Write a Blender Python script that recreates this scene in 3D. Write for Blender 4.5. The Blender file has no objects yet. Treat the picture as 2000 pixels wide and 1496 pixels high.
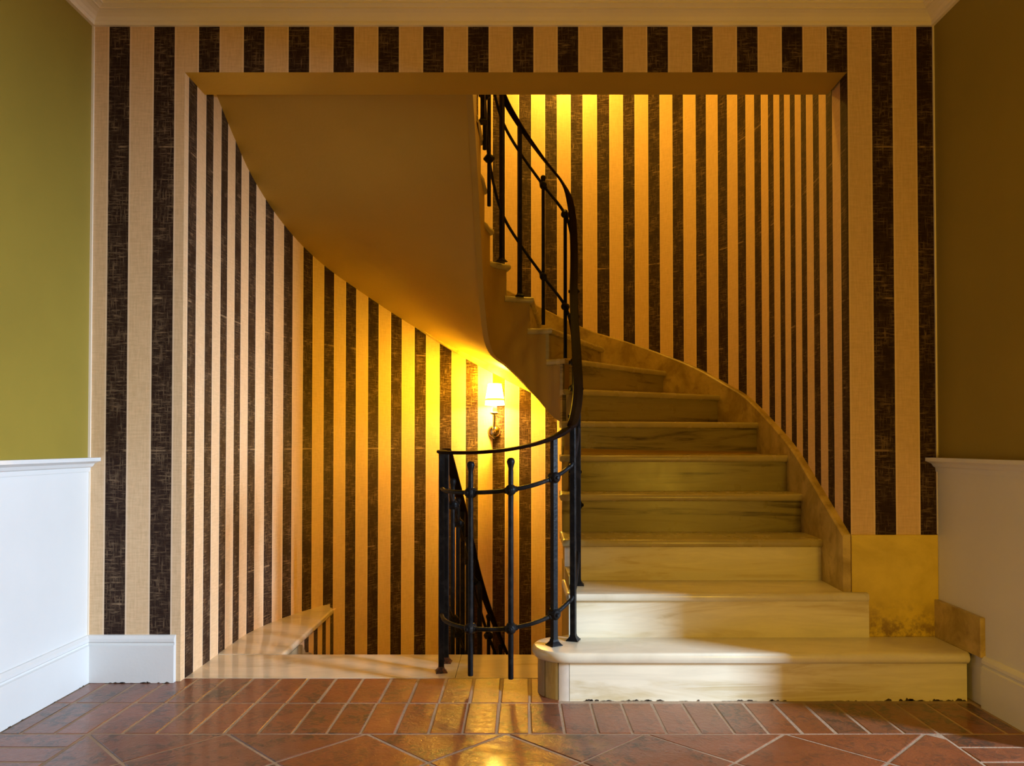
import bpy, bmesh, math, random
from mathutils import Vector, Matrix
C = bpy.context.scene
COL = C.collection
R = math.radians
random.seed(7)

# ------------------------------------------------------------------ camera, world, lights, exposure
H = .955
TILT = 1.0
cam_d = bpy.data.cameras.new('camera'); cam = bpy.data.objects.new('camera', cam_d); COL.objects.link(cam)
cam.location = (0, -3.114, H); cam.rotation_euler = (R(90 + TILT), 0, 0)
cam_d.sensor_width = 36; cam_d.lens = 36 * 1500 / 2000
cam_d.shift_x = -13 / 2000; cam_d.shift_y = (120 - 1500 * math.tan(R(TILT))) / 2000
cam_d.clip_start = .05
C.camera = cam
w = bpy.data.worlds.new('world'); C.world = w; w.use_nodes = True
w.node_tree.nodes['Background'].inputs[0].default_value = (.55, .6, .7, 1)
w.node_tree.nodes['Background'].inputs[1].default_value = .05
C.view_settings.view_transform = 'Standard'; C.view_settings.look = 'None'
C.view_settings.gamma = 1; C.view_settings.use_curve_mapping = False
C.view_settings.exposure = 0.0

def light(name, kind, loc, power, color, size=.1, size_y=None, target=None):
    l = bpy.data.lights.new(name, kind); l.energy = power; l.color = color
    o = bpy.data.objects.new(name, l); COL.objects.link(o); o.location = loc
    if kind == 'AREA':
        l.size = size
        if size_y: l.shape = 'RECTANGLE'; l.size_y = size_y
    else:
        l.shadow_soft_size = size
    if target is not None:
        o.rotation_euler = (Vector(target) - Vector(loc)).to_track_quat('-Z', 'Y').to_euler()
    return o
WARM = (1, .60, .02)
light('daylight_from_side_window', 'AREA', (5.3, -2.90, 2.05), 740, (.60, .78, 1), .5, 1.8, (-.4, .5, .8))
light('upper_stair_lamp', 'POINT', (.30, 1.98, 3.66), 26, (1, .56, .06), .06)
light('upper_flight_lamp', 'POINT', (.55, .9, 4.6), 48, (1, .54, .03), .08)
light('hall_table_lamp', 'POINT', (1.28, -2.45, .80), 46, (1, .575, .045), .12)
light('hall_warm_fill', 'POINT', (.2, -2.6, 2.2), 8, (1, .52, .06), .15)  # unseen warm fill without a fixture, added to brighten the hall walls

# ------------------------------------------------------------------ materials
class NT:
    def __init__(s, name):
        s.m = bpy.data.materials.new(name); s.m.use_nodes = True
        s.t = s.m.node_tree; s.b = s.t.nodes['Principled BSDF']
    def n(s, typ, **kw):
        nd = s.t.nodes.new(typ)
        for k, v in kw.items():
            if k in nd.inputs.keys(): nd.inputs[k].default_value = v
            else: setattr(nd, k, v)
        return nd
    def l(s, a, b): s.t.links.new(a, b)
    def math(s, op, a, b=None, c=None, clamp=False):
        nd = s.t.nodes.new('ShaderNodeMath'); nd.operation = op; nd.use_clamp = clamp
        for i, v in enumerate((a, b, c)):
            if v is None: continue
            if isinstance(v, (int, float)): nd.inputs[i].default_value = v
            else: s.l(v, nd.inputs[i])
        return nd.outputs[0]
    def mix(s, f, a, b, mode='MIX'):
        nd = s.t.nodes.new('ShaderNodeMix'); nd.data_type = 'RGBA'; nd.blend_type = mode
        for i, v in ((0, f), (6, a), (7, b)):
            if isinstance(v, (int, float)): nd.inputs[i].default_value = v
            elif isinstance(v, tuple): nd.inputs[i].default_value = (*v, 1)[:4]
            else: s.l(v, nd.inputs[i])
        return nd.outputs[2]
    def coords(s, scale=(1, 1, 1), kind='Object', rnd=0):
        tc = s.n('ShaderNodeTexCoord'); mp = s.n('ShaderNodeMapping'); mp.inputs['Scale'].default_value = scale
        s.l(tc.outputs[kind], mp.inputs[0])
        if rnd:
            oi = s.n('ShaderNodeObjectInfo'); k = s.math('MULTIPLY', oi.outputs['Random'], float(rnd)); s.l(k, mp.inputs['Location'])
        return mp.outputs[0]
    def noise(s, v, sc, detail=3, rough=.55, dist=0):
        nd = s.n('ShaderNodeTexNoise', Scale=sc, Detail=detail, Roughness=rough, Distortion=dist)
        s.l(v, nd.inputs['Vector']); return nd.outputs[0]
    def ramp(s, f, lo, hi):
        nd = s.n('ShaderNodeMapRange'); nd.interpolation_type = 'SMOOTHSTEP'
        nd.inputs['From Min'].default_value = lo; nd.inputs['From Max'].default_value = hi
        s.l(f, nd.inputs['Value']); return nd.outputs[0]
    def bump(s, h, strength, dist=.01):
        nd = s.n('ShaderNodeBump', Strength=strength, Distance=dist); s.l(h, nd.inputs['Height']); s.l(nd.outputs[0], s.b.inputs['Normal'])
    def done(s, col, rough=.5, metal=0, **kw):
        if isinstance(col, tuple): s.b.inputs['Base Color'].default_value = (*col, 1)
        else: s.l(col, s.b.inputs['Base Color'])
        if isinstance(rough, (int, float)): s.b.inputs['Roughness'].default_value = rough
        else: s.l(rough, s.b.inputs['Roughness'])
        s.b.inputs['Metallic'].default_value = metal
        for k, v in kw.items(): s.b.inputs[k.replace('_', ' ')].default_value = v
        return s.m

def paint(name, col, rough=.6, var=.08, bump=.05):
    t = NT(name); v = t.coords()
    a = t.noise(v, 1.7, 4); b = t.noise(v, 60, 3)
    dark = tuple(c * (1 - 2 * var) for c in col)
    c = t.mix(t.ramp(a, .3, .7), dark, col)
    t.bump(b, bump, .01)
    return t.done(c, rough)

def stripe_mat():
    t = NT('striped_linen_wallpaper')
    uv = t.n('ShaderNodeUVMap'); uv.uv_map = 'UVMap'
    sp = t.n('ShaderNodeSeparateXYZ'); t.l(uv.outputs[0], sp.inputs[0])
    u, v = sp.outputs[0], sp.outputs[1]
    fr = t.math('FRACT', u)
    c = t.math('ABSOLUTE', t.math('SUBTRACT', fr, .457 / 2))
    dk = t.math('LESS_THAN', c, .457 / 2)
    edge = t.math('LESS_THAN', t.math('ABSOLUTE', t.math('SUBTRACT', c, .457 / 2 + .018)), .017)
    # wrap: right next to frac==1 as well
    c2 = t.math('ABSOLUTE', t.math('SUBTRACT', fr, 1 - .018)); edge2 = t.math('LESS_THAN', c2, .017)
    edge = t.math('MAXIMUM', edge, edge2)
    cb = t.n('ShaderNodeCombineXYZ'); t.l(t.math('MULTIPLY', u, .18), cb.inputs[0]); t.l(v, cb.inputs[1])
    def mapped(sx, sy):
        m = t.n('ShaderNodeMapping'); m.inputs['Scale'].default_value = (sx, sy, 1); t.l(cb.outputs[0], m.inputs[0]); return m.outputs[0]
    hor = t.noise(mapped(18, 130), 1, 4, .7); ver = t.noise(mapped(150, 14), 1, 4, .7)
    big = t.noise(mapped(9, 7), 1, 3, .6)
    fine = t.noise(mapped(400, 400), 1, 2)
    th = t.math('MULTIPLY', t.math('MAXIMUM', t.ramp(hor, .46, .74), t.ramp(ver, .48, .76)), t.math('MULTIPLY_ADD', t.ramp(big, .32, .62), .85, .15))
    seam = t.math('LESS_THAN', t.math('ABSOLUTE', t.math('SUBTRACT', t.math('FRACT', t.math('MULTIPLY', v, 1.0 / .62)), .5)), .006)
    th = t.math('MAXIMUM', th, t.math('MULTIPLY', seam, t.ramp(big, .45, .6)))
    dark = t.mix(th, (.024, .0105, .0065), (.25, .165, .095))
    soft = t.math('ADD', t.math('MULTIPLY', hor, .5), t.math('MULTIPLY', ver, .5))
    lt = t.mix(t.ramp(soft, .35, .65), (.66, .455, .255), (.79, .565, .34))
    lt = t.mix(t.math('MULTIPLY', edge, .55), lt, (.88, .70, .52))
    col = t.mix(dk, lt, dark)
    t.bump(t.math('ADD', fine, t.math('ADD', hor, ver)), .10, .004)
    return t.done(col, .7, Specular_IOR_Level=.15)

def marble_mat(name, base=(.80, .74, .58), vein=(.47, .41, .27), rough=.22, scale=(1.1, 3, 3.5), amt=1.0, dist=.9):
    t = NT(name); v = t.coords(scale, rnd=13)
    a = t.noise(v, 1.0, 5, .6, dist); b = t.noise(v, 2.6, 6, .65, 1.6)
    f = t.math('MULTIPLY', t.ramp(a, .47, .64), t.ramp(b, .36, .60))
    col = t.mix(t.ramp(b, .3, .7), tuple(c * .88 for c in base), base)
    col = t.mix(t.math('MULTIPLY', f, amt), col, vein)
    g = t.noise(t.coords(), 9, 4)
    rg = t.math('ADD', t.math('MULTIPLY', g, .18), rough - .09)
    t.bump(t.noise(t.coords(), 26, 3), .03, .004)
    return t.done(col, rg)

def plaster_marble():
    t = NT('mottled_ochre_marble'); v = t.coords()
    a = t.noise(v, 5, 6, .65, .5); b = t.noise(v, 17, 5, .6)
    col = t.mix(t.ramp(a, .32, .68), (.33, .23, .05), (.64, .48, .16))
    col = t.mix(t.math('MULTIPLY', t.ramp(b, .52, .72), .6), col, (.24, .15, .045))
    sp = t.n('ShaderNodeSeparateXYZ'); t.l(t.coords(), sp.inputs[0])
    t.bump(b, .08, .01)
    return t.done(col, .38)

def stained_panel():
    t = NT('stained_ochre_panel'); v = t.coords()
    a = t.noise(v, 4.5, 6, .65, .4); b = t.noise(v, 13, 6, .7)
    col = t.mix(t.ramp(a, .3, .7), (.64, .47, .05), (.82, .62, .085))
    sp = t.n('ShaderNodeSeparateXYZ'); t.l(v, sp.inputs[0])
    low = t.math('SUBTRACT', 1.0, t.ramp(sp.outputs[2], .19, .36))
    st = t.math('MULTIPLY', low, t.ramp(b, .40, .60))
    col = t.mix(t.math('MULTIPLY', st, .85), col, (.20, .11, .05))
    t.bump(b, .06, .01)
    return t.done(col, .42)

def brick_mat(name, colA, colB, dark=(.06, .034, .026)):
    t = NT(name); v = t.coords((1, 1, 1), 'Object', rnd=31)
    oi = t.n('ShaderNodeObjectInfo')
    a = t.noise(v, 9, 6, .62, .8); b = t.noise(v, 34, 5, .7, 1.2); g = t.noise(v, 4, 3)
    col = t.mix(oi.outputs['Random'], colA, colB)
    rough_spots = t.math('MULTIPLY', t.ramp(a, .42, .60), t.ramp(b, .42, .56))
    amt = t.math('MULTIPLY', rough_spots, t.math('MULTIPLY_ADD', oi.outputs['Random'], .8, .4))
    col = t.mix(t.ramp(g, .3, .75), col, tuple(c * .72 for c in colA))
    col = t.mix(amt, col, dark)
    col = t.mix(t.math('MULTIPLY', t.ramp(b, .62, .78), .25), col, (.45, .27, .19))
    rg = t.math('ADD', .20, t.math('MULTIPLY', b, .24))
    t.bump(t.math('ADD', t.math('MULTIPLY', a, .6), t.math('MULTIPLY', b, .55)), .5, .008)
    return t.done(col, rg, Coat_Weight=.22, Coat_Roughness=.12)

M = {}
M['stripe'] = stripe_mat()
M['olive'] = paint('olive_green_paint', (.31, .228, .028), .6, .05)
M['white'] = paint('white_panel_paint', (.76, .77, .76), .42, .03)
M['cornice'] = paint('cream_cornice_paint', (.92, .82, .68), .55, .04)
M['ceiling'] = paint('ceiling_paint', (.78, .74, .68), .7, .03)
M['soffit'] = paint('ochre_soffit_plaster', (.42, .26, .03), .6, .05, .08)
M['string'] = paint('ochre_string_plaster', (.40, .26, .05), .55, .07, .08)
M['marble'] = marble_mat('cream_marble', scale=(1.1, 2.4, .6), amt=.5)
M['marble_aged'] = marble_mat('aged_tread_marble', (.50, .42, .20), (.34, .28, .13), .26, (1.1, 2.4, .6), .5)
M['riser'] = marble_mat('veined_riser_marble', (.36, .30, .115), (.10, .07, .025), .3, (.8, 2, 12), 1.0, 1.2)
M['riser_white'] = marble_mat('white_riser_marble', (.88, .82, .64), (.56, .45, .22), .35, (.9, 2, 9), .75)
M['bull_a'] = marble_mat('grey_marble_facing', (.40, .33, .20), (.22, .16, .09), .35, (6, 6, 2))
M['bull_b'] = marble_mat('tan_marble_facing', (.60, .50, .22), (.36, .28, .10), .35, (6, 6, 2))
M['bull_c'] = marble_mat('pale_marble_facing', (.80, .73, .62), (.5, .44, .34), .35, (5, 5, 3))
M['landing'] = marble_mat('polished_landing_marble', (.74, .63, .45), (.50, .40, .24), .12, (1.2, 3.2, 3), .8)
M['skirt'] = plaster_marble()
M['panel'] = stained_panel()
M['brick'] = brick_mat('terracotta_brick', (.27, .078, .031), (.16, .064, .04))
M['tile'] = brick_mat('terracotta_tile', (.28, .076, .028), (.145, .072, .05))
M['grout'] = paint('sandy_grout', (.42, .30, .20), .75, .2, .3)
M['screed'] = paint('dark_screed', (.12, .08, .06), .8)

def iron_mat():
    t = NT('hammered_black_iron'); v = t.coords()
    a = t.noise(v, 90, 3); b = t.noise(v, 30, 4)
    t.bump(a, .5, .003)
    c = t.mix(t.ramp(b, .45, .75), (.007, .007, .008), (.020, .018, .017))
    return t.done(c, 0.42, 0, Specular_IOR_Level=.12)
M['iron'] = iron_mat()
t = NT('dark_brown_handrail'); a = t.noise(t.coords(), 25, 4); t.bump(a, .1, .004)
M['rail'] = t.done(t.mix(a, (.006, .003, .002), (.014, .006, .003)), .55, Specular_IOR_Level=.02)
t = NT('rusty_base_plate'); a = t.noise(t.coords(), 60, 4)
M['rust'] = t.done(t.mix(t.ramp(a, .4, .6), (.03, .022, .018), (.16, .06, .03)), .45, .4)
t = NT('polished_chrome'); a = t.noise(t.coords(), 30, 2)
M['chrome'] = t.done(t.mix(a, (.62, .60, .56), (.75, .73, .68)), .12, 1)
t = NT('ivory_candle_sleeve'); a = t.noise(t.coords(), 30, 2)
M['ivory'] = t.done(t.mix(a, (.80, .72, .58), (.88, .82, .7)), .4)
def emis(name, col, st, base=(.9, .8, .6)):
    t = NT(name); a = t.noise(t.coords(), 120, 2)
    t.l(t.mix(a, col, tuple(min(1, c * 1.08) for c in col)), t.b.inputs['Emission Color']); t.b.inputs['Emission Strength'].default_value = st
    return t.done(base, .8)
M['shade'] = emis('lit_fabric_shade', (1, .66, .22), 16)
M['shade_band'] = emis('yellow_shade_band', (1, .60, .012), 3.2)
M['bulb'] = emis('lit_bulb', (1, .8, .45), 60)

# ------------------------------------------------------------------ helpers
def tag(o, label=None, cat=None, group=None, kind=None):
    if label: o['label'] = label
    if cat: o['category'] = cat
    if group: o['group'] = group
    if kind: o['kind'] = kind
    return o
def thing(name, loc, label, cat, group=None, kind=None):
    o = bpy.data.objects.new(name, None); COL.objects.link(o); o.location = loc; o.empty_display_size = .1
    return tag(o, label, cat, group, kind)
def root_loc(p):
    v = Vector((0, 0, 0))
    while p is not None: v += p.location; p = p.parent
    return v
def mesh(name, verts, faces, mat, parent=None, smooth=False, uv=None, label=None, kind=None, fix=True):
    off = root_loc(parent)
    me = bpy.data.meshes.new(name)
    me.from_pydata([tuple(Vector(v) - off) for v in verts], [], faces)
    if uv is not None:
        l = me.uv_layers.new(name='UVMap')
        for p in me.polygons:
            for li in p.loop_indices:
                l.data[li].uv = uv(Vector(verts[me.loops[li].vertex_index]), me.loops[li].vertex_index)
    if fix:
        bm = bmesh.new(); bm.from_mesh(me); bmesh.ops.recalc_face_normals(bm, faces=bm.faces); bm.to_mesh(me); bm.free()
    mats = mat if isinstance(mat, list) else [mat]
    for m in mats: me.materials.append(m)
    if smooth: me.shade_smooth()
    o = bpy.data.objects.new(name, me); COL.objects.link(o); o.parent = parent
    if label: o['label'] = label
    if kind: o['kind'] = kind
    return o
class MB:
    def __init__(s): s.v = []; s.f = []
    def add(s, vs, fs):
        k = len(s.v); s.v += [tuple(v) for v in vs]; s.f += [tuple(i + k for i in f) for f in fs]; return s
    def box(s, a, b):
        x0, y0, z0 = a; x1, y1, z1 = b
        return s.add([(x0, y0, z0), (x1, y0, z0), (x1, y1, z0), (x0, y1, z0), (x0, y0, z1), (x1, y0, z1), (x1, y1, z1), (x0, y1, z1)],
                     [(0, 3, 2, 1), (4, 5, 6, 7), (0, 1, 5, 4), (1, 2, 6, 5), (2, 3, 7, 6), (3, 0, 4, 7)])
    def prism(s, poly, z0, z1):
        n = len(poly)
        vs = [(x, y, z0) for x, y in poly] + [(x, y, z1) for x, y in poly]
        return s.add(vs, [tuple(range(n))[::-1], tuple(range(n, 2 * n))] + [(i, (i + 1) % n, n + (i + 1) % n, n + i) for i in range(n)])
    def lathe(s, prof, c, n=16, axis=(0, 0, 1)):
        q = Vector((0, 0, 1)).rotation_difference(Vector(axis).normalized()); c = Vector(c)
        vs = []; fs = []
        for r, h in prof:
            for i in range(n):
                a = 2 * math.pi * i / n; vs.append(c + q @ Vector((r * math.cos(a), r * math.sin(a), h)))
        for j in range(len(prof) - 1):
            for i in range(n):
                fs.append((j * n + i, j * n + (i + 1) % n, (j + 1) * n + (i + 1) % n, (j + 1) * n + i))
        fs.append(tuple(range(n))[::-1]); fs.append(tuple((len(prof) - 1) * n + i for i in range(n)))
        return s.add(vs, fs)
    def sweep(s, pts, prof, up=(0, 0, 1), closed_prof=True):
        pts = [Vector(p) for p in pts]; n = len(prof); vs = []; fs = []
        for i, p in enumerate(pts):
            tn = (pts[min(i + 1, len(pts) - 1)] - pts[max(i - 1, 0)]).normalized()
            side = tn.cross(Vector(up))
            side = side.normalized() if side.length > 1e-4 else Vector((1, 0, 0))
            u2 = side.cross(tn).normalized()
            for a, b in prof: vs.append(p + side * a + u2 * b)
        for i in range(len(pts) - 1):
            for j in range(n): fs.append((i * n + j, i * n + (j + 1) % n, (i + 1) * n + (j + 1) % n, (i + 1) * n + j))
        fs.append(tuple(range(n))[::-1]); fs.append(tuple((len(pts) - 1) * n + j for j in range(n)))
        return s.add(vs, fs)
    def out(s, name, mat, parent=None, **kw): return mesh(name, s.v, s.f, mat, parent, **kw)
def circ(r, n=10): return [(r * math.cos(2 * math.pi * i / n), r * math.sin(2 * math.pi * i / n)) for i in range(n)]
def bevel(o, width=.004, seg=2, angle=40):
    m = o.modifiers.new('bevel', 'BEVEL'); m.width = width; m.segments = seg; m.limit_method = 'ANGLE'; m.angle_limit = R(angle)
    return o
def catmull(P, n=8):
    P = [Vector(p) for p in P]; out = []
    for i in range(len(P) - 1):
        p0 = P[i - 1] if i else P[0] * 2 - P[1]; p1 = P[i]; p2 = P[i + 1]; p3 = P[i + 2] if i + 2 < len(P) else P[-1] * 2 - P[-2]
        for k in range(n):
            t_ = k / n
            out.append(.5 * ((2 * p1) + (p2 - p0) * t_ + (2 * p0 - 5 * p1 + 4 * p2 - p3) * t_ * t_ + (3 * p1 - p0 - 3 * p2 + p3) * t_ ** 3))
    out.append(P[-1]); return out

# ------------------------------------------------------------------ surveyed plan of the stairwell wall (x, y) against stripe count u
LW = [(-1.365, .041), (-1.366, .221), (-1.369, .401), (-1.371, .581), (-1.368, .761), (-1.342, .939), (-1.297, 1.113), (-1.237, 1.283), (-1.158, 1.445), (-1.062, 1.597), (-.953, 1.74), (-.83, 1.872), (-.692, 1.987), (-.534, 2.072), (-.360, 2.110), (-.178, 2.135)]
RW = [(1.342, -.002), (1.353, .177), (1.366, .357), (1.376, .537), (1.387, .716), (1.396, .896), (1.4, 1.076), (1.388, 1.256), (1.352, 1.432), (1.288, 1.6), (1.196, 1.755), (1.079, 1.892), (.947, 2.014), (.793, 2.108), (.627, 2.165), (.444, 2.185)]
nodes = [(-.23, LW[0][0], .0)] + [(i, *p) for i, p in enumerate(LW)]
nodes += [(16.7, .13, 2.175)]
nodes += [(33.457 - j, *RW[j]) for j in range(len(RW) - 1, -1, -1)]
WALL = catmull(nodes, 6)                                  # Vectors (u, x, y)
def wall_at(u):
    for a, b in zip(WALL, WALL[1:]):
        if a[0] <= u <= b[0]:
            k = (u - a[0]) / (b[0] - a[0]); return Vector((a[1] + (b[1] - a[1]) * k, a[2] + (b[2] - a[2]) * k))
    e = WALL[0] if u < WALL[0][0] else WALL[-1]; return Vector((e[1], e[2]))
def wall_nrm(u):                                          # towards the well
    d = wall_at(min(u + .3, 33.4)) - wall_at(max(u - .3, -.2)); return Vector((d.y, -d.x)).normalized()
XL, XR = WALL[0][1], 1.342
X0, X1 = -1.743, 1.697
ZB, ZT = -2.6, 5.4
ZC = 2.815
PER = .18
OPZ = 2.476

# ------------------------------------------------------------------ stairwell wall
vs = []; us = []; fs = []
for p in WALL:
    for z in (ZB, ZT): vs.append((p[1], p[2], z)); us.append((p[0], z))
n = len(WALL)
for i in range(n - 1): fs.append((2 * i, 2 * i + 2, 2 * i + 3, 2 * i + 1))
# outer skin gives the wall thickness
nv = len(vs)
for i, p in enumerate(WALL):
    nm = wall_nrm(p[0]); q = Vector((p[1], p[2])) - nm * .12
    q.y = max(q.y, .03)
    for z in (ZB, ZT): vs.append((q.x, q.y, z)); us.append((p[0], z))
for i in range(n - 1): fs.append((nv + 2 * i, nv + 2 * i + 1, nv + 2 * i + 3, nv + 2 * i + 2))
for i in range(n - 1):
    fs.append((2 * i + 1, 2 * i + 3, nv + 2 * i + 3, nv + 2 * i + 1))
# the jamb reveals run through y 0..0.2 only below the lintel; above it the curved wall carries on behind the wall
wo = mesh('wall_stairwell', vs, fs, M['stripe'], uv=lambda v, i: us[i], kind='structure', smooth=False)
wo['label'] = 'curved stairwell wall papered in dark and cream stripes'
for p in wo.data.polygons: p.use_smooth = True

# front wall with the wide opening, striped
uL0 = -(29.0 + .4) / 87.2 - (335 - 294.9) / 87.2           # placeholder, replaced below
def front_u(x):
    # dark stripes on the flat wall start at these x; period .18
    return (x + 1.4908) / .1834
mb = MB()
mb.box((X0, .009, 0), (XL - .006, .2, ZC)); mb.box((X0, 0, 0), (XL - .0004, .01, ZC)); mb.box((XR + .028, .009, 0), (X1, .2, ZC)); mb.box((XR + .0004, 0, 0), (X1, .01, ZC))
mb.box((XL, 0, OPZ), (XR, .2, ZC))
wf = mb.out('wall_front', [M['stripe'], M['soffit']], uv=lambda v, i: (front_u(v.x), v.z), kind='structure')
wf['label'] = 'front wall papered in dark and cream stripes around the opening'
for p in wf.data.polygons:
    c = p.center
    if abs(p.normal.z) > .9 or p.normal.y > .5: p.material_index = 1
# wall above the lintel and below the landing, behind (stairwell side)
MB().box((X0, .0, ZC), (X1, .2, ZT)).out('wall_front_upper', M['soffit'], kind='structure')
MB().box((-1.5, .24, ZB), (1.5, .36, -.045)).out('wall_below_landing', M['soffit'], kind='structure')
MB().box((-1.6, 0, ZT), (1.6, 2.5, ZT + .1)).out('ceiling_stairwell', M['ceiling'], kind='structure')
MB().box((-1.6, 0.2, ZB - .1), (1.6, 2.5, ZB)).out('floor_lower_level', M['screed'], kind='structure')
# thin cream corner trim at both ends of the striped wall
MB().box((X0 - .002, -.006, .186), (X0 + .009, .001, 2.666)).out('trim_1', M['cornice'], kind='structure')
MB().box((X1 - .006, -.006, .593), (X1 + .002, .001, 2.666)).out('trim_2', M['cornice'], kind='structure')

# ------------------------------------------------------------------ hall shell
YB = -5.6
RAILZ = .87
wl = MB().box((X0 - .15, YB, RAILZ), (X0, .2, ZC)).out('wall_left', M['olive'], kind='structure')
MB().box((X0 - .15, YB, 0), (X0 + .004, 0, RAILZ)).out('wainscot', M['white'], wl, label='white painted lower panel')
DY0, DY1, DZ = -.72, -1.95, 2.02                              # daylight doorway in the right wall, just out of frame
wr = MB().box((X1, DY0, RAILZ), (X1 + .15, .2, ZC)).box((X1, DY1, DZ), (X1 + .15, DY0, ZC)).box((X1, YB, RAILZ), (X1 + .15, DY1, ZC)).out('wall_right', M['olive'], kind='structure')
MB().box((X1 - .004, DY0, 0), (X1 + .15, 0, RAILZ)).box((X1 - .004, YB, 0), (X1 + .15, DY1, RAILZ)).out('wainscot', M['white'], wr, label='white painted lower panel')
MB().box((X0 - .15, YB - .15, 0), (X1 + .15, YB, ZC)).out('wall_back', M['olive'], kind='structure')
MB().box((X0 - .15, YB - .15, ZC), (X1 + .15, 0, ZC + .1)).out('ceiling', M['ceiling'], kind='structure')

# cornice: profile (out from wall, z)
corn = [(0, 2.664), (.014, 2.664), (.018, 2.670), (.018, 2.678), (.022, 2.680), (.030, 2.689), (.044, 2.697), (.060, 2.702), (.067, 2.702), (.067, 2.707), (.072, 2.7075), (.082, 2.712), (.087, 2.7125), (.087, 2.719), (.12, 2.728), (.135, 2.76), (.14, 2.815), (0, 2.815)]
def mould(name, prof, path, mat, parent=None, **kw):
    """path: list of (x, y, (ox, oy)) with the outward mitre vector for each corner"""
    vs = []; fs = []; n = len(prof)
    for x, y, (ox, oy) in path:
        for d, z in prof: vs.append((x + ox * d, y + oy * d, z))
    for i in range(len(path) - 1):
        for j in range(n): fs.append((i * n + j, i * n + (j + 1) % n, (i + 1) * n + (j + 1) % n, (i + 1) * n + j))
    fs.append(tuple(range(n))[::-1]); fs.append(tuple((len(path) - 1) * n + j for j in range(n)))
    return mesh(name, vs, fs, mat, parent, **kw)
mould('trim_3', corn, [(X0, YB, (1, 1)), (X0, 0, (1, -1)), (X1, 0, (-1, -1)), (X1, YB, (-1, 1))], M['cornice'], kind='structure', label='cream plaster cornice')
# chair rails
cr = [(0, .845), (.008, .845), (.010, .862), (.018, .866), (.026, .878), (.044, .886), (.050, .888), (.050, .902), (0, .902)]
mould('trim_4', cr, [(X0, YB, (1, 0)), (X0, -.001, (1, 0))], M['white'], kind='structure', label='white chair rail on the left wall')
mould('trim_5', cr, [(X1, DY0, (-1, 0)), (X1, -.001, (-1, 0))], M['white'], kind='structure', label='white chair rail on the right wall')
# baseboards
bp = [(0, 0), (.022, 0), (.022, .148), (.014, .152), (.014, .158), (.020, .163), (.019, .174), (.010, .186), (0, .188)]
bpd = mould('baseboard_left', bp, [(X0, YB, (1, 0)), (X0, 0, (1, -1)), (XL - .018, 0, (0, -1))], M['white'], kind='structure')
mould('baseboard_right', bp, [(X1, DY0, (-1, 0)), (X1, -.315, (-1, 0))], M['white'], kind='structure')

# ------------------------------------------------------------------ floor: bricks and tiles as pieces
fl = MB().box((X0 - .15, YB, -.10), (X1 + .15, .05, -.0022)).out('floor', M['grout'], kind='structure')
fl['label'] = 'terracotta floor with brick border and diagonal square tiles'
def piece(name, poly, mat, h=.012, b=.0022):
    """flat polygonal piece centred on its origin, top at z=0, eased edges"""
    n = len(poly); vs = []; fs = []
    def inset(k):
        c = Vector((sum(p[0] for p in poly) / n, sum(p[1] for p in poly) / n)); out = []
        for i in range(n):
            a = Vector(poly[i - 1]); p = Vector(poly[i]); q = Vector(poly[(i + 1) % n])
            e1 = (p - a).normalized(); e2 = (q - p).normalized()
            n1 = Vector((-e1.y, e1.x)); n2 = Vector((-e2.y, e2.x)); m = (n1 + n2); m = m / max(.3, m.dot(n1))
            out.append(p + m * k)
        return out
    for k, z in ((0, -h), (0, -b * .8), (b, 0)):
        for q in inset(k): vs.append((q.x, q.y, z))
    for r in range(2):
        for i in range(n): fs.append((r * n + i, r * n + (i + 1) % n, (r + 1) * n + (i + 1) % n, (r + 1) * n + i))
    fs.append(tuple(range(2 * n, 3 * n)))
    me = bpy.data.meshes.new(name); me.from_pydata(vs, [], fs); me.materials.append(mat)
    return me
def put(name, me, x, y, rz=0):
    o = bpy.data.objects.new(name, me); COL.objects.link(o); o.parent = fl
    o.location = (x, y, -random.random() * .0014); o.rotation_euler = (random.gauss(0, .0016), random.gauss(0, .0016), rz + random.gauss(0, .004)); return o
BW, BL, G = .1125, .303, .0095
def rect(w, h): return [(-w / 2, -h / 2), (w / 2, -h / 2), (w / 2, h / 2), (-w / 2, h / 2)]
bricks = [piece('brick', rect(BW - G + d1, BL - G + d2), M['brick']) for d1, d2 in ((0, 0), (.001, -.002), (-.0015, .0015))]
xs0 = -1.423
Y2 = -.56; Y1 = -.257
for row, (ya, xmax) in enumerate(((Y2, X1), (Y1, .17))):
    k0 = int(math.ceil((X0 - xs0) / BW)) - 1
    k = k0
    while xs0 + k * BW < xmax - .02:
        xa = max(xs0 + k * BW, X0 + .024); xb = min(xs0 + (k + 1) * BW, X1 - .024 if row == 0 else .17)
        dx = .004 if row else 0
        if xb - xa > BW - .004: put('brick', random.choice(bricks), (xa + xb) / 2 + dx, ya + BL / 2)
        elif xb - xa > .02: put('brick', piece('brick', rect(xb - xa - G, BL - G), M['brick']), (xa + xb) / 2, ya + BL / 2)
        k += 1
XBL, XBR = -1.423, 1.389
for k in range(14):
    y = Y2 - (k + .5) * BW
    for xa, xb in ((X0 + .024, XBL), (XBR, X1 - .024)):
        put('brick', piece('brick', rect(xb - xa - G, BW - G), M['brick']), (xa + xb) / 2, y)
D = .4605
hg = G / 2 * 1.4142
def clip(poly, f):
    out = []
    for i in range(len(poly)):
        a, b = poly[i], poly[(i + 1) % len(poly)]; fa, fb = f(a), f(b)
        if fa >= 0: out.append(a)
        if fa * fb < 0:
            k = fa / (fa - fb); out.append((a[0] + (b[0] - a[0]) * k, a[1] + (b[1] - a[1]) * k))
    return out
tile_cache = {}
r = D / 2 - hg
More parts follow.
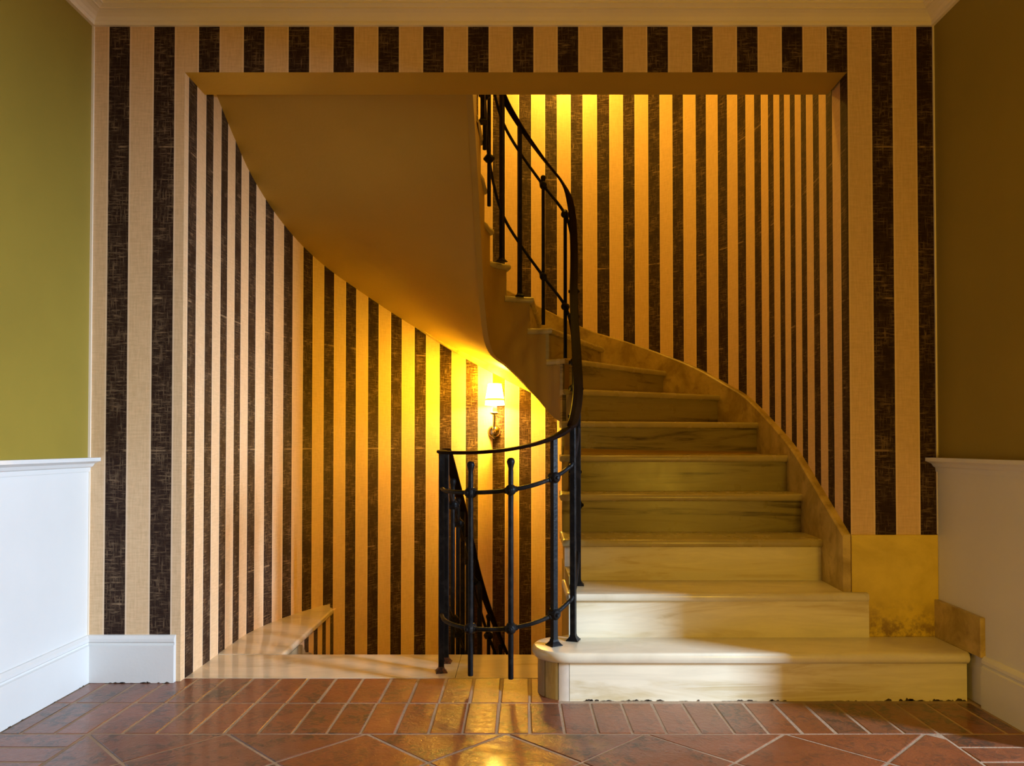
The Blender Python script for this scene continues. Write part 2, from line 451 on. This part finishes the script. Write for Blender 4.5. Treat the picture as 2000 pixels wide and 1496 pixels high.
for j in range(0, 9):
    for i in range(-1, 9):
        cx = XBL + i * D + (D / 2 if j % 2 == 0 else 0) - (0); cy = Y2 - j * D / 2
        # vertices of the joints sit on the border at XBL + k*D, so row j=0 is the half tiles centred between them
        poly = [(-r, 0), (0, -r), (r, 0), (0, r)]
        for f in (lambda p: (cx + p[0]) - (XBL + G / 2), lambda p: (XBR - G / 2) - (cx + p[0]), lambda p: (Y2 - G / 2) - (cy + p[1])):
            if len(poly) >= 3: poly = clip(poly, f)
        if len(poly) < 3: continue
        area = abs(sum(poly[k][0] * poly[(k + 1) % len(poly)][1] - poly[(k + 1) % len(poly)][0] * poly[k][1] for k in range(len(poly)))) / 2
        if area < .003: continue
        mx = sum(p[0] for p in poly) / len(poly); my = sum(p[1] for p in poly) / len(poly)
        key = tuple(round(c, 3) for p in poly for c in p)
        if key not in tile_cache: tile_cache[key] = piece('tile', [(p[0] - mx, p[1] - my) for p in poly], M['tile'])
        put('tile', tile_cache[key], cx + mx, cy + my)

# ------------------------------------------------------------------ stair geometry tables
def spl(P, n=8): return catmull([Vector((*p, 0)) if len(p) == 2 else Vector(p) for p in P], n)
RISE = .18
# inner nosing ends and outer nosing ends for treads 2..17
IN = {2: (.19, -.038), 3: (.19, .24), 4: (.195, .523), 5: (.207, .755), 6: (.226, .985), 7: (.240, 1.06), 8: (.257, 1.165), 9: (.19, 1.24),
      10: (.087, 1.265), 11: (-.043, 1.235), 12: (-.136, 1.16), 13: (-.168, 1.02), 14: (-.178, .80), 15: (-.185, .55), 16: (-.19, .30), 17: (-.19, .21)}
OUT = {2: (1.40, -.038), 3: (1.352, .24), 4: (1.372, .523), 5: (1.386, .755), 6: (1.385, 1.24), 7: (1.265, 1.63), 8: (.99, 1.965), 9: (.60, 2.165),
       10: (.16, 2.17), 11: (-.28, 2.11), 12: (-.68, 1.985), 13: (-1.02, 1.65), 14: (-1.24, 1.27), 15: (-1.35, .85), 16: (-1.365, .52), 17: (-1.365, .22)}
stairs = thing('staircase', (.8, 0, 0), 'curving marble staircase rising to the right from the tiled floor', 'staircase')
OV = .024                                               # nosing overhang
TH = .034
def nose_prof(d=.013):
    return None
def line_dir(k):
    a = Vector(IN[k]); b = Vector(OUT[k]); e = (b - a).normalized(); return a, b, Vector((-e.y, e.x))   # normal pointing up-flight
def slab(name, poly_top, front_n, ztop, th, mat, parent, rnd=.013, side=None):
    """poly_top: ccw plan polygon; the first front_n edges get a rounded nose"""
    n = len(poly_top); P = [Vector(p) for p in poly_top]
    A = sum(P[i].x * P[(i + 1) % n].y - P[(i + 1) % n].x * P[i].y for i in range(n))
    levels = []
    m = 8
    for s in range(m + 1):
        a = math.pi * s / m
        levels.append((rnd * (1 - math.sin(a)), -(th / 2) + (th / 2) * math.cos(a)))
    vs = []
    fr = set(range(front_n))
    for off, dz in levels:
        for i in range(n):
            e1 = (i - 1) % n; e2 = i
            a = P[i - 1]; p = P[i]; q = P[(i + 1) % n]
            d1 = (p - a).normalized(); d2 = (q - p).normalized()
            n1 = Vector((-d1.y, d1.x)); n2 = Vector((-d2.y, d2.x))
            if A < 0: n1, n2 = -n1, -n2
            o1 = off if e1 in fr else 0; o2 = off if e2 in fr else 0
            cr_ = n1.x * n2.y - n1.y * n2.x
            if abs(cr_) < .08: v = p + (n1 * o1 + n2 * o2) / (2 if (o1 and o2) else 1)
            else:
                v = p + Vector(((o1 * n2.y - o2 * n1.y) / cr_, (n1.x * o2 - n2.x * o1) / cr_))
            vs.append((v.x, v.y, ztop + dz))
    fs = [tuple(range(n)), tuple(range(m * n, m * n + n))[::-1]]
    for s in range(m):
        for i in range(n): fs.append((s * n + i, (s + 1) * n + i, (s + 1) * n + (i + 1) % n, s * n + (i + 1) % n))
    o = mesh(name, vs, fs, mat, parent)
    for p in o.data.polygons: p.use_smooth = True
    o.data.set_sharp_from_angle(angle=R(42))
    return o

inner_nodes = [IN[k] for k in sorted(IN)]
SUB = 6
INC = spl(inner_nodes, SUB)                              # inner curve, index (k-2)*SUB
def wall_between(a, b):
    """points of the wall curve between two points close to it"""
    ia = min(range(len(WALL)), key=lambda i: (Vector((WALL[i][1], WALL[i][2])) - Vector(a)).length)
    ib = min(range(len(WALL)), key=lambda i: (Vector((WALL[i][1], WALL[i][2])) - Vector(b)).length)
    st = -1 if ib < ia else 1
    out = []
    for i in range(ia + st, ib, st):
        q = Vector((WALL[i][1], WALL[i][2])) + wall_nrm(WALL[i][0]) * .004; out.append(tuple(q))
    return out
# tread 1 with round end
cxx, cyy, rr = .19, -.118, .138
poly = [(cxx + rr * math.cos(a), cyy + rr * math.sin(a)) for a in [R(90 + 180 * i / 18) for i in range(19)]]
poly = poly + [(1.672, cyy - rr), (1.686, cyy - rr + .02), (1.689, -.001), (XR + .05, -.001), (XR - .02, -.001), (XR - .02, .05), (cxx + .03, .05)]
slab('tread', poly, 20, RISE, .04, M['marble'], stairs)
# body of step 1
r2 = rr - .022
arc = [(cxx + r2 * math.cos(a), cyy + r2 * math.sin(a)) for a in [R(90 + 180 * i / 24) for i in range(25)]]
cuts = [0, 9, 14, 18, 21, 24]
mats = ['bull_b', 'bull_a', 'bull_c', 'bull_a', 'bull_b']
mats = ['bull_c', 'bull_a', 'bull_b', 'bull_a', 'bull_b']
for a, b, mm in ((90, 150, 'bull_c'), (150, 183, 'bull_b'), (183, 219, 'bull_a'), (219, 249, 'bull_b'), (249, 270, 'bull_c')):
    seg = [(cxx + r2 * math.cos(R(t_)), cyy + r2 * math.sin(R(t_))) for t_ in [a + .9 + (b - a - 1.8) * q / 6 for q in range(7)]]; inn = [((x - cxx) * .8 + cxx, (y - cyy) * .8 + cyy) for x, y in seg]
    MB().prism(seg + inn[::-1], -.004, RISE - .039).out('riser_facing', M[mm], stairs)
MB().prism([((x - cxx) * .93 + cxx, (y - cyy) * .93 + cyy) for x, y in arc] + [(cxx + .02, cyy)], -.003, RISE - .041).out('riser_core', M['screed'], stairs)
MB().box((cxx, cyy - r2, -.004), (1.672, cyy - r2 + .022, RISE - .0395)).out('riser', M['riser_white'], stairs, label='lowest white marble riser with scuffed bottom edge')
# scuffed dark gap of broken mortar under the first riser
M['scuff'] = paint('dark_scuffed_mortar', (.07, .045, .03), .8, .3)
def scuff(parent, a, b, n, hmax, out_n, seed):
    """irregular crumbled mortar along a foot line from a to b"""
    rg = random.Random(seed); a = Vector(a); b = Vector(b); o_ = Vector(out_n); m = MB(); L = (b - a).length; d = (b - a) / L
    for _ in range(n):
        x = rg.random() * L; wd = rg.uniform(.006, .03); hh = hmax * rg.random() ** 2
        x = min(x, L - wd); pts = [(0, 0), (wd, 0), (wd * rg.uniform(.6, .95), hh * rg.uniform(.3, 1)), (wd * rg.uniform(.3, .6), hh), (wd * rg.uniform(.02, .25), hh * rg.uniform(.2, .8))]
        vs_ = [a + d * (x + u_) + Vector((0, 0, v_)) + o_ * .0014 for u_, v_ in pts] + [a + d * (x + u_) + Vector((0, 0, v_)) - o_ * .003 for u_, v_ in pts]
        m.add(vs_, [(0, 1, 2, 3, 4), (9, 8, 7, 6, 5)] + [(q, q + 5, (q + 1) % 5 + 5, (q + 1) % 5) for q in range(5)])
    return m.out('chipped_edge', M['scuff'], parent, kind='stuff')
yf = cyy - r2
scuff(stairs, (.22, yf, -.001), (1.0, yf, -.001), 46, .007, (0, -1, 0), 1)
scuff(stairs, (1.0, yf, -.001), (1.36, yf, -.001), 12, .003, (0, -1, 0), 2)
scuff(stairs, (1.36, yf, -.001), (1.67, yf, -.001), 30, .012, (0, -1, 0), 3)

for k in range(2, 17):
    z = RISE * k
    a, b, nn = line_dir(k); a2, b2, n2 = line_dir(k + 1)
    d = (b - a).normalized(); d2 = (b2 - a2).normalized()
    # nosing goes over the string by 14 mm
    iA = INC[(k - 2) * SUB:(k - 1) * SUB + 1]
    side = [Vector((p.x, p.y)) for p in iA]
    # shift the last side point up-flight so the tread tucks under the next riser
    back_in = side[-1] + n2 * (OV + .012); back_out = b2 + n2 * (OV + .012)
    pl = [b] + [a] + side[1:-1] + [side[-1] + n2 * OV]
    sidec = len(side)
    ow = wall_between(b, b2) if k >= 3 else []
    if k == 2: rest = [tuple(back_in), (XR - .004 + .014, back_out.y), (XR - .004, .001), (1.40, .001 - .002)]
    else: rest = [tuple(back_in), tuple(back_out)] + [p for p in ow[::-1]]
    if k == 2: rest = [tuple(back_in), (1.354, back_out.y), (1.338, .0), (1.40, -.002)]
    poly = [tuple(p) for p in pl] + [tuple(p) for p in rest]
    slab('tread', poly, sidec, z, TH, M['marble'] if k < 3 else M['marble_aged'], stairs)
    # riser
    ra = a + nn * OV + d * .012; rb = b + nn * OV
    if k == 2: rb = Vector((1.413, ra.y))
    q = [ra, rb, rb + nn * .02, ra + nn * .02]
    if k == 2: MB().box((ra.x, -.016, z - RISE), (1.408, -.0005, z - TH)).out('riser', M['riser_white'], stairs)
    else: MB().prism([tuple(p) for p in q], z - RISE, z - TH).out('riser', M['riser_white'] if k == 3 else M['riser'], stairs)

# inner string: bottom height per tread number
BOT = {2: .02, 3: .22, 4: .42, 5: .64, 6: .90, 7: 1.00, 8: 1.06, 9: 1.11, 10: 1.24, 11: 1.387, 12: 1.48, 13: 1.70, 14: 2.00, 15: 2.29, 16: 2.50, 17: 2.58}
BC = catmull([(BOT[k], 0, 0) for k in sorted(BOT)], SUB)
def inner_nrm(i):
    a = INC[max(i - 1, 0)]; b = INC[min(i + 1, len(INC) - 1)]; d = b - a; return Vector((d.y, -d.x)).normalized()   # towards the steps (right of travel)
def in_pt(t):                                           # inner curve at tread number t (float)
    q = (t - 2) * SUB; a = int(min(max(q, 0), len(INC) - 2)); return INC[a].lerp(INC[a + 1], q - a)
def in_bot(t):
    q = (t - 2) * SUB; a = int(min(max(q, 0), len(BC) - 2)); return BC[a].x + (BC[a + 1].x - BC[a].x) * (q - a)
def in_nrm(t):
    d = in_pt(min(t + .12, 17)) - in_pt(max(t - .12, 2)); return Vector((d.y, -d.x, 0)).normalized()
vs = []; fs = []
def rpos(k): return k + (OV + .001) / (in_pt(min(k + .5, 17)) - in_pt(k)).length * .5
for k in range(2, 17):
    zt = RISE * k - TH + .002; t0 = rpos(k); t1 = rpos(k + 1) if k < 16 else 17
    ts = [t0 + (t1 - t0) * q / 8 for q in range(9)]
    base = len(vs)
    for t_ in ts:
        p = in_pt(t_); nm = in_nrm(t_); b0 = p + nm * .014; f0 = p + nm * .044; zb = in_bot(t_)
        vs += [(b0.x, b0.y, zb), (b0.x, b0.y, max(zt, zb + .005)), (f0.x, f0.y, zb), (f0.x, f0.y, max(zt, zb + .005))]
    for q in range(8):
        a = base + 4 * q; b = a + 4
        fs += [(a, b, b + 1, a + 1), (a + 2, a + 3, b + 3, b + 2), (a + 1, b + 1, b + 3, a + 3), (a, a + 2, b + 2, b)]
    fs += [(base, base + 1, base + 3, base + 2), (base + 32, base + 34, base + 35, base + 33)]
mesh('inner_string', vs, fs, M['string'], stairs, fix=False)
# face under the first steps at the well side
MB().box((.203, -.005, -.05), (.233, .5, .42)).out('string_base', M['string'], stairs)

# soffit: ruled surface inner <-> outer
SOF = [(2.3, 33.3, .20), (3.2, 31.4, .32), (4.2, 29.6, .52), (5.1, 28, .72), (6, 26.6, .90), (7, 24.7, 1.00), (8, 22.4, 1.08), (9, 20, 1.18), (10, 18, 1.29), (11, 16.2, 1.41), (12, 15.0, 1.495),
       (12.5, 13.6, 1.605), (13.0, 11.6, 1.77), (13.35, 9.8, 1.905), (13.75, 7.8, 2.035), (14.3, 6, 2.17), (14.95, 4, 2.345), (15.7, 2.1, 2.50), (17, 1.08, 2.59)]
T_ = catmull([(a, b, c) for a, b, c in SOF], 5)
A_ = []; B_ = []
for q in T_:
    p = in_pt(q.x) + in_nrm(q.x) * .014; A_.append(Vector((p.x, p.y, in_bot(q.x)))); B_.append(Vector((q.y, q.z, 0)))
vs = []; fs = []; NS = 14
for a, b in zip(A_, B_):
    u = max(b.x, .0); q = wall_at(u); q3 = Vector((q.x, q.y, b.y))
    q3 -= Vector((*wall_nrm(u), 0)) * .01
    for s in range(NS + 1):
        k = s / NS; p = a.lerp(q3, k)
        vs.append(p)
for i in range(len(A_) - 1):
    for s in range(NS): fs.append((i * (NS + 1) + s, (i + 1) * (NS + 1) + s, (i + 1) * (NS + 1) + s + 1, i * (NS + 1) + s + 1))
mesh('soffit', vs, fs, M['soffit'], stairs, smooth=True, fix=False)

# outer curb (skirting) along the curved wall
CURB = [(0, .590), (.9, .671), (2, .766), (3.8, .925), (6.3, 1.098), (8, 1.248), (9.05, 1.329), (10.7, 1.471), (13, 1.636), (14.1, 1.701), (15.1, 1.768), (18, 2.02), (21.5, 2.36), (25, 2.72), (29, 3.0), (33, 3.3)]
cs = catmull([(a, b, 0) for a, b in CURB], 5)
vs = []; fs = []
for p in cs:
    u = 33.457 - p.x; q = wall_at(u); nm = wall_nrm(u); zt = p.y
    if p.x < .01: nm = Vector((-1, 0))
    i_ = q + nm * .032; zb = max(-.0 + .19, zt - .62)
    for r_ in ((q.x, q.y, zb), (i_.x, i_.y, zb), (i_.x, i_.y, zt - .008), (i_.x - nm.x * .007, i_.y - nm.y * .007, zt), (q.x, q.y, zt)): vs.append(r_)
m_ = 5
for i in range(len(cs) - 1):
    for j in range(m_): fs.append((i * m_ + j, i * m_ + (j + 1) % m_, (i + 1) * m_ + (j + 1) % m_, (i + 1) * m_ + j))
fs += [(0, 1, 2, 3, 4), tuple((len(cs) - 1) * m_ + j for j in range(m_))[::-1]]
mesh('skirting', vs, fs, M['skirt'], stairs, label='mottled ochre skirting rising along the curved wall')
bevel(MB().box((XR + .002, -.008, RISE), (X1 - .004, .0, .590)).out('skirting', M['panel'], stairs, label='stained ochre slab under the striped paper'), .003)
bevel(MB().add([(X1, 0, RISE), (X1, -.315, RISE), (X1, -.315, .325), (X1, 0, .331), (X1 - .022, 0, RISE), (X1 - .022, -.315, RISE), (X1 - .022, -.315, .325), (X1 - .022, 0, .331)],
               [(0, 1, 2, 3), (7, 6, 5, 4), (0, 4, 5, 1), (1, 5, 6, 2), (2, 6, 7, 3), (3, 7, 4, 0)]).out('skirting', M['skirt'], stairs, label='low marble skirting on the white right wall'), .003)

scuff(bpd, (X0 + .03, -.022, -.001), (XL - .03, -.022, -.001), 26, .008, (0, -1, 0), 5)
scuff(bpd, (X0 + .022, -1.2, -.001), (X0 + .022, -.03, -.001), 40, .005, (1, 0, 0), 6)
# ------------------------------------------------------------------ descending stairs with the landing
down = thing('staircase', (-.7, .38, 0), 'descending marble staircase starting at the threshold behind the railing', 'staircase')
LX = -1.10                                               # infill wall under the ledge
JX = -.26
def wl_pts(y0, y1):
    out = []
    for p in WALL:
        if p[1] < 0 and y0 < p[2] < y1 and p[1] < LX: out.append((p[1], p[2]))
    return out
slab('landing_slab', [(JX - .001, .395), (XL + .002, .395)] + [p for p in reversed(wl_pts(.03, .38))] + [(XL, .04), (XL, .046), (JX - .001, .046)], 1, 0.0, .03, M['landing'], down, rnd=.001)
slab('landing_slab', [(.20, .395), (JX + .001, .395), (JX + .001, .046), (.20, .046)], 1, -.0003, .03, M['landing'], down, rnd=.001)
lp = wl_pts(.40, 1.50)
slab('ledge_slab', [(LX + .03, .397), (LX + .026, 1.36), (-1.14, 1.44)] + lp[::-1] + [(-1.366, .397)], 1, .002, .034, M['landing'], down, rnd=.014)
iw = MB().box((LX - .06, .30, ZB), (LX, 1.62, -.032)).out('infill_wall', M['stripe'], down, uv=lambda v, i: (v.y / PER + .3, v.z), label='striped wall below the ledge')
# skirting of the flight on the infill wall
yy = [(.38, -.034), (.70, -.034), (.74, -.045), (.775, -.075), (.80, -.10), (.86, -.115), (.93, -.14), (.975, -.175), (1.0, -.24), (1.2, -.38), (1.6, -.62)]
vs = []
for y, z in yy: vs += [(LX, y, z - .45), (LX + .02, y, z - .45), (LX + .02, y, z), (LX, y, z)]
fs = []
for i in range(len(yy) - 1):
    for j in range(4): fs.append((4 * i + j, 4 * i + (j + 1) % 4, 4 * i + 4 + (j + 1) % 4, 4 * i + 4 + j))
fs += [(3, 2, 1, 0), tuple(4 * (len(yy) - 1) + j for j in range(4))]
mesh('skirting', vs, fs, M['bull_a'], down)
DIN = {0: (-.30, .40), 1: (-.30, .67), 2: (-.29, .92), 3: (-.27, 1.08), 4: (-.22, 1.22), 5: (-.13, 1.31), 6: (0, 1.35), 7: (.13, 1.32), 8: (.22, 1.22), 9: (.25, 1.05), 10: (.25, .8)}
DOUT = {0: (LX + .004, .40), 1: (LX + .004, .67), 2: (LX + .004, .93), 3: (LX + .004, 1.30), 4: (-.99, 1.66), 5: (-.68, 1.97), 6: (-.2, 2.10), 7: (.3, 2.16), 8: (.8, 2.07), 9: (1.18, 1.74), 10: (1.37, 1.2)}
for k in range(1, 10):
    a, b, a2, b2 = (Vector(DIN[k - 1]), Vector(DOUT[k - 1]), Vector(DIN[k]), Vector(DOUT[k]))
    e = (b - a).normalized(); e2 = (b2 - a2).normalized()
    slab('tread', [tuple(b2), tuple(a2), tuple(a), tuple(b)], 1, -RISE * k, TH, M['marble'], down)
    nn = Vector((e.y, -e.x)); nn = nn if nn.dot(a2 - a) < 0 else -nn
    MB().prism([tuple(a + nn * .03), tuple(b + nn * .03), tuple(b + nn * .01), tuple(a + nn * .01)], -RISE * k - .002, -RISE * (k - 1) - TH).out('riser', M['riser'], down)
dc = spl([DIN[k] for k in sorted(DIN)], 6)
vs = []; fs = []
for i, p in enumerate(dc):
    kz = -RISE * (i / 6)
    vs += [(p.x, p.y, kz - .42), (p.x, p.y, kz - .05 if i > 0 else -.04)]
for i in range(len(dc) - 1): fs.append((2 * i, 2 * i + 2, 2 * i + 3, 2 * i + 1))
o = mesh('inner_string', vs, fs, M['string'], down, smooth=True); sm = o.modifiers.new('solid', 'SOLIDIFY'); sm.thickness = .03

# ------------------------------------------------------------------ iron railing
rail = thing('stair_railing', (0, -.1, 0), 'black wrought iron railing curving round the foot and up the stairs', 'railing')
HR = [(-.325, .126, .925), (-.30, .02, .922), (-.25, -.06, .921), (-.187, -.115, .922), (-.11, -.155, .927), (-.03, -.17, .936), (.06, -.165, .955), (.137, -.135, .982), (.19, -.085, 1.013), (.216, -.060, 1.040),
      (.242, .07, 1.125), (.255, .18, 1.215), (.265, .40, 1.38), (.275, .65, 1.56), (.287, .88, 1.75), (.300, 1.03, 1.91), (.306, 1.13, 2.08), (.300, 1.20, 2.27), (.262, 1.25, 2.43), (.135, 1.28, 2.61), (.006, 1.26, 2.785), (-.085, 1.19, 2.92), (-.135, 1.10, 3.06), (-.165, .97, 3.22), (-.172, .80, 3.38), (-.175, .6, 3.54), (-.178, .4, 3.68), (-.18, .22, 3.8)]
NR = 8
HC = catmull(HR, NR)
def rp(i, dz=0):                                        # rail point at HR index (float)
    k = i * NR; a = int(min(k, len(HC) - 2)); p = HC[a].lerp(HC[a + 1], k - a); return p + Vector((0, 0, dz))
hp = [(-.019, -.006), (.019, -.006), (.0215, 0), (.019, .006), (0, .0085), (-.019, .006), (-.0215, 0)]
MB().sweep(HC, hp).out('handrail', M['rail'], rail, smooth=False)
UP_, LO_ = -.155, -.682
for dz in (UP_, LO_):
    MB().sweep([p + Vector((0, 0, dz - (.0 if i else 0))) for i, p in enumerate(HC)], circ(.0085, 8)).out('mid_rail', M['iron'], rail, smooth=True)
def tangent(i):
    d = rp(min(i + .1, len(HR) - 1.001)) - rp(max(i - .1, 0)); return d.normalized()
def sq(r, c, z0, z1, ang=0):
    """square bar prism"""
    ca, sa = math.cos(ang), math.sin(ang)
    return [(c.x + r * (x * ca - y * sa), c.y + r * (x * sa + y * ca)) for x, y in ((-1, -1), (1, -1), (1, 1), (-1, 1))]
def boss(c, tan, parent, r=.0215):
    """round boss: a disc facing outward across the rail with a button"""
    out = Vector((tan.y, -tan.x, 0)).normalized()
    m = MB()
    m.lathe([(.010, -.024), (r * .75, -.021), (r, -.013), (r, .013), (r * .75, .021), (.011, .024)], c, 14, out)
    m.lathe([(.008, .022), (.009, .027), (.005, .031)], c, 10, out)
    m.lathe([(.008, -.031), (.010, -.022)], c, 10, out)
    # short collar around the rail
    m.lathe([(.0105, -.026), (.0125, -.018), (.0125, .018), (.0105, .026)], c, 10, tan)
    return m.out('boss', M['iron'], parent, smooth=False)
def post(i, zbase, parent=None, bosses=True, plate='iron', rt=.0112, lift=0, pt=None):
    parent = parent or rail
    p = rp(i) if pt is None else pt; t_ = tangent(i); ang = math.atan2(t_.y, t_.x)
    o = MB().prism(sq(rt, p, 0, 0, ang), zbase + .004, p.z - .004).out('post', M['iron'], parent); bevel(o, .0018, 1)
    m = MB()
    for r0, z0, r1, z1 in ((.024, 0, .024, .004), (.022, .004, .013, .016), (.013, .016, .0115, .024)):
        a = sq(r0, p, 0, 0, ang); b = sq(r1, p, 0, 0, ang)
        m.add([(*q, zbase + z0) for q in a] + [(*q, zbase + z1) for q in b], [(3, 2, 1, 0), (4, 5, 6, 7), (0, 1, 5, 4), (1, 2, 6, 5), (2, 3, 7, 6), (3, 0, 4, 7)])
    m.out('base_plate', M[plate], o)
    if bosses:
        for dz in (UP_, LO_): boss(Vector((p.x, p.y, p.z + dz)), t_, o)
    return o
def hanger(i, parent=None, low=-.985, top=-.035, pt=None):
    parent = parent or rail
    p = rp(i) if pt is None else pt; t_ = tangent(i); m = MB()
    zt = p.z + top; zb = p.z + low
    m.lathe([(.0095, zb), (.0105, zb + .003), (.0102, zt - .05), (.0092, zt - .038), (.0120, zt - .026), (.0158, zt - .012), (.0130, zt - .002), (.006, zt + .003)], (p.x, p.y, 0), 12)
    o = m.out('baluster', M['iron'], parent, smooth=True)
    for dz in (UP_, LO_): boss(Vector((p.x, p.y, p.z + dz)), t_, o)
    return o
post(0.0, .0, bosses=False, plate='rust')
hanger(3.0, low=-.865); hanger(5.0, low=-.875)
post(7.0, RISE)
post(9.0, RISE, bosses=False)
post(10.75, 2 * RISE, bosses=False)
hanger(11.9, low=-.93, top=-.06)
hanger(12.7, low=-.93, top=-.06); post(13.35, RISE * 4 + .0, bosses=False)
hanger(14.2, low=-.95, top=-.06); hanger(15.2, low=-1.0, top=-.06)
post(16.0, RISE * 7, bosses=False)
hanger(17.95, low=-1.0, top=-.13); hanger(18.95, low=-.96, top=-.10)
post(20.0, RISE * 10, bosses=False)
post(21.15, RISE * 11, bosses=False)
hanger(22.75, low=-.94); hanger(24.2, low=-.96); post(25.0, RISE * 14, bosses=False)

# railing of the descending flight
rail2 = thing('stair_railing', (-.3, .3, 0), 'black iron railing running down the descending stairs, behind the end post', 'railing')
HR2 = [(-.318, .27, .93), (-.315, .31, .915), (-.305, .45, .83), (-.29, .60, .72), (-.275, .80, .58), (-.255, 1.0, .42), (-.225, 1.14, .24), (-.17, 1.24, .03), (-.085, 1.30, -.20), (.02, 1.32, -.42), (.13, 1.29, -.62), (.2, 1.2, -.8)]
H1, HR_, HC_ = rail, HR, HC
HR = HR2; HC = catmull(HR2, NR)
MB().sweep(HC, hp).out('handrail', M['rail'], rail2)
for dz in (UP_, LO_): MB().sweep([p + Vector((0, 0, dz)) for p in HC[3:]], circ(.0085, 8)).out('mid_rail', M['iron'], rail2, smooth=True)
post(.0, .0, rail2, bosses=False, plate='rust')
for i, kind in ((2.0, 'h'), (2.9, 'h'), (3.7, 'p'), (4.5, 'h'), (5.3, 'h'), (6.2, 'p'), (7.0, 'h'), (7.8, 'h'), (8.6, 'p'), (9.5, 'h')):
    if kind == 'h': hanger(i, rail2, low=-.93)
    else: post(i, rp(i).z - .96, rail2, bosses=False)

# ------------------------------------------------------------------ wall sconce
SX = -.168; SY = wall_at(15.1).y; SZ = 1.042
sn = thing('wall_sconce', (SX, SY, SZ), 'lit wall sconce with small white shade on the striped curved wall', 'lamp')
MB().lathe([(.010, 0), (.043, .001), (.044, .006), (.036, .018), (.022, .027), (.006, .031)], (SX, SY - .001, SZ), 28, (0, -1, 0)).out('backplate', M['chrome'], sn, smooth=True)
MB().lathe([(.004, -.010), (.012, -.006), (.012, .004), (.006, .012)], (SX, SY - .036, SZ), 16, (0, -1, 0)).lathe([(.002, -.052), (.006, -.047), (.009, -.040), (.005, -.034), (.010, -.030)], (SX, SY - .012, SZ), 12).out('finial', M['chrome'], sn, smooth=True)
ap = catmull([(SX, SY - .03, SZ), (SX, SY - .075, SZ - .004), (SX + .003, SY - .115, SZ + .022), (SX + .006, SY - .12, SZ + .065), (SX + .008, SY - .12, SZ + .115)], 8)
MB().sweep(ap, circ(.0065, 10), up=(1, 0, .01)).out('arm', M['chrome'], sn, smooth=True)
ax, ay = SX + .008, SY - .12
MB().lathe([(.006, .105), (.010, .110), (.030, .120), (.033, .124), (.030, .127), (.012, .128)], (ax, ay, SZ), 24).out('drip_cup', M['chrome'], sn, smooth=True)
MB().lathe([(.0145, .128), (.0145, .215), (.013, .217)], (ax, ay, SZ), 20).out('candle_sleeve', M['ivory'], sn, smooth=True)
def cone(name, r0, z0, r1, z1, mat):
    vs = []; fs = []; n = 36
    for r_, z_ in ((r0, z0), (r1, z1)):
        for i in range(n): a = 2 * math.pi * i / n; vs.append((ax + r_ * math.cos(a), ay + r_ * math.sin(a), SZ + z_))
    for i in range(n): fs.append((i, (i + 1) % n, n + (i + 1) % n, n + i))
    o = mesh(name, vs, fs, mat, sn, smooth=True); s_ = o.modifiers.new('solid', 'SOLIDIFY'); s_.thickness = .0012; return o
cone('shade_band', .0655, .176, .0625, .206, M['shade'])
cone('lamp_shade', .0620, .219, .0445, .318, M['shade'])
cone('trim_ring', .0630, .206, .0618, .219, M['shade_band'])
MB().lathe([(.006, .217), (.012, .232), (.016, .25), (.012, .272), (.004, .288)], (ax, ay, SZ), 14).out('bulb', M['bulb'], sn, smooth=True)
light('sconce_glow', 'POINT', (ax, ay, SZ + .335), 68, (1, .575, .015), .035)
light('sconce_glow_low', 'POINT', (ax, ay - .0, SZ + .186), 85, (1, .62, .10), .02)
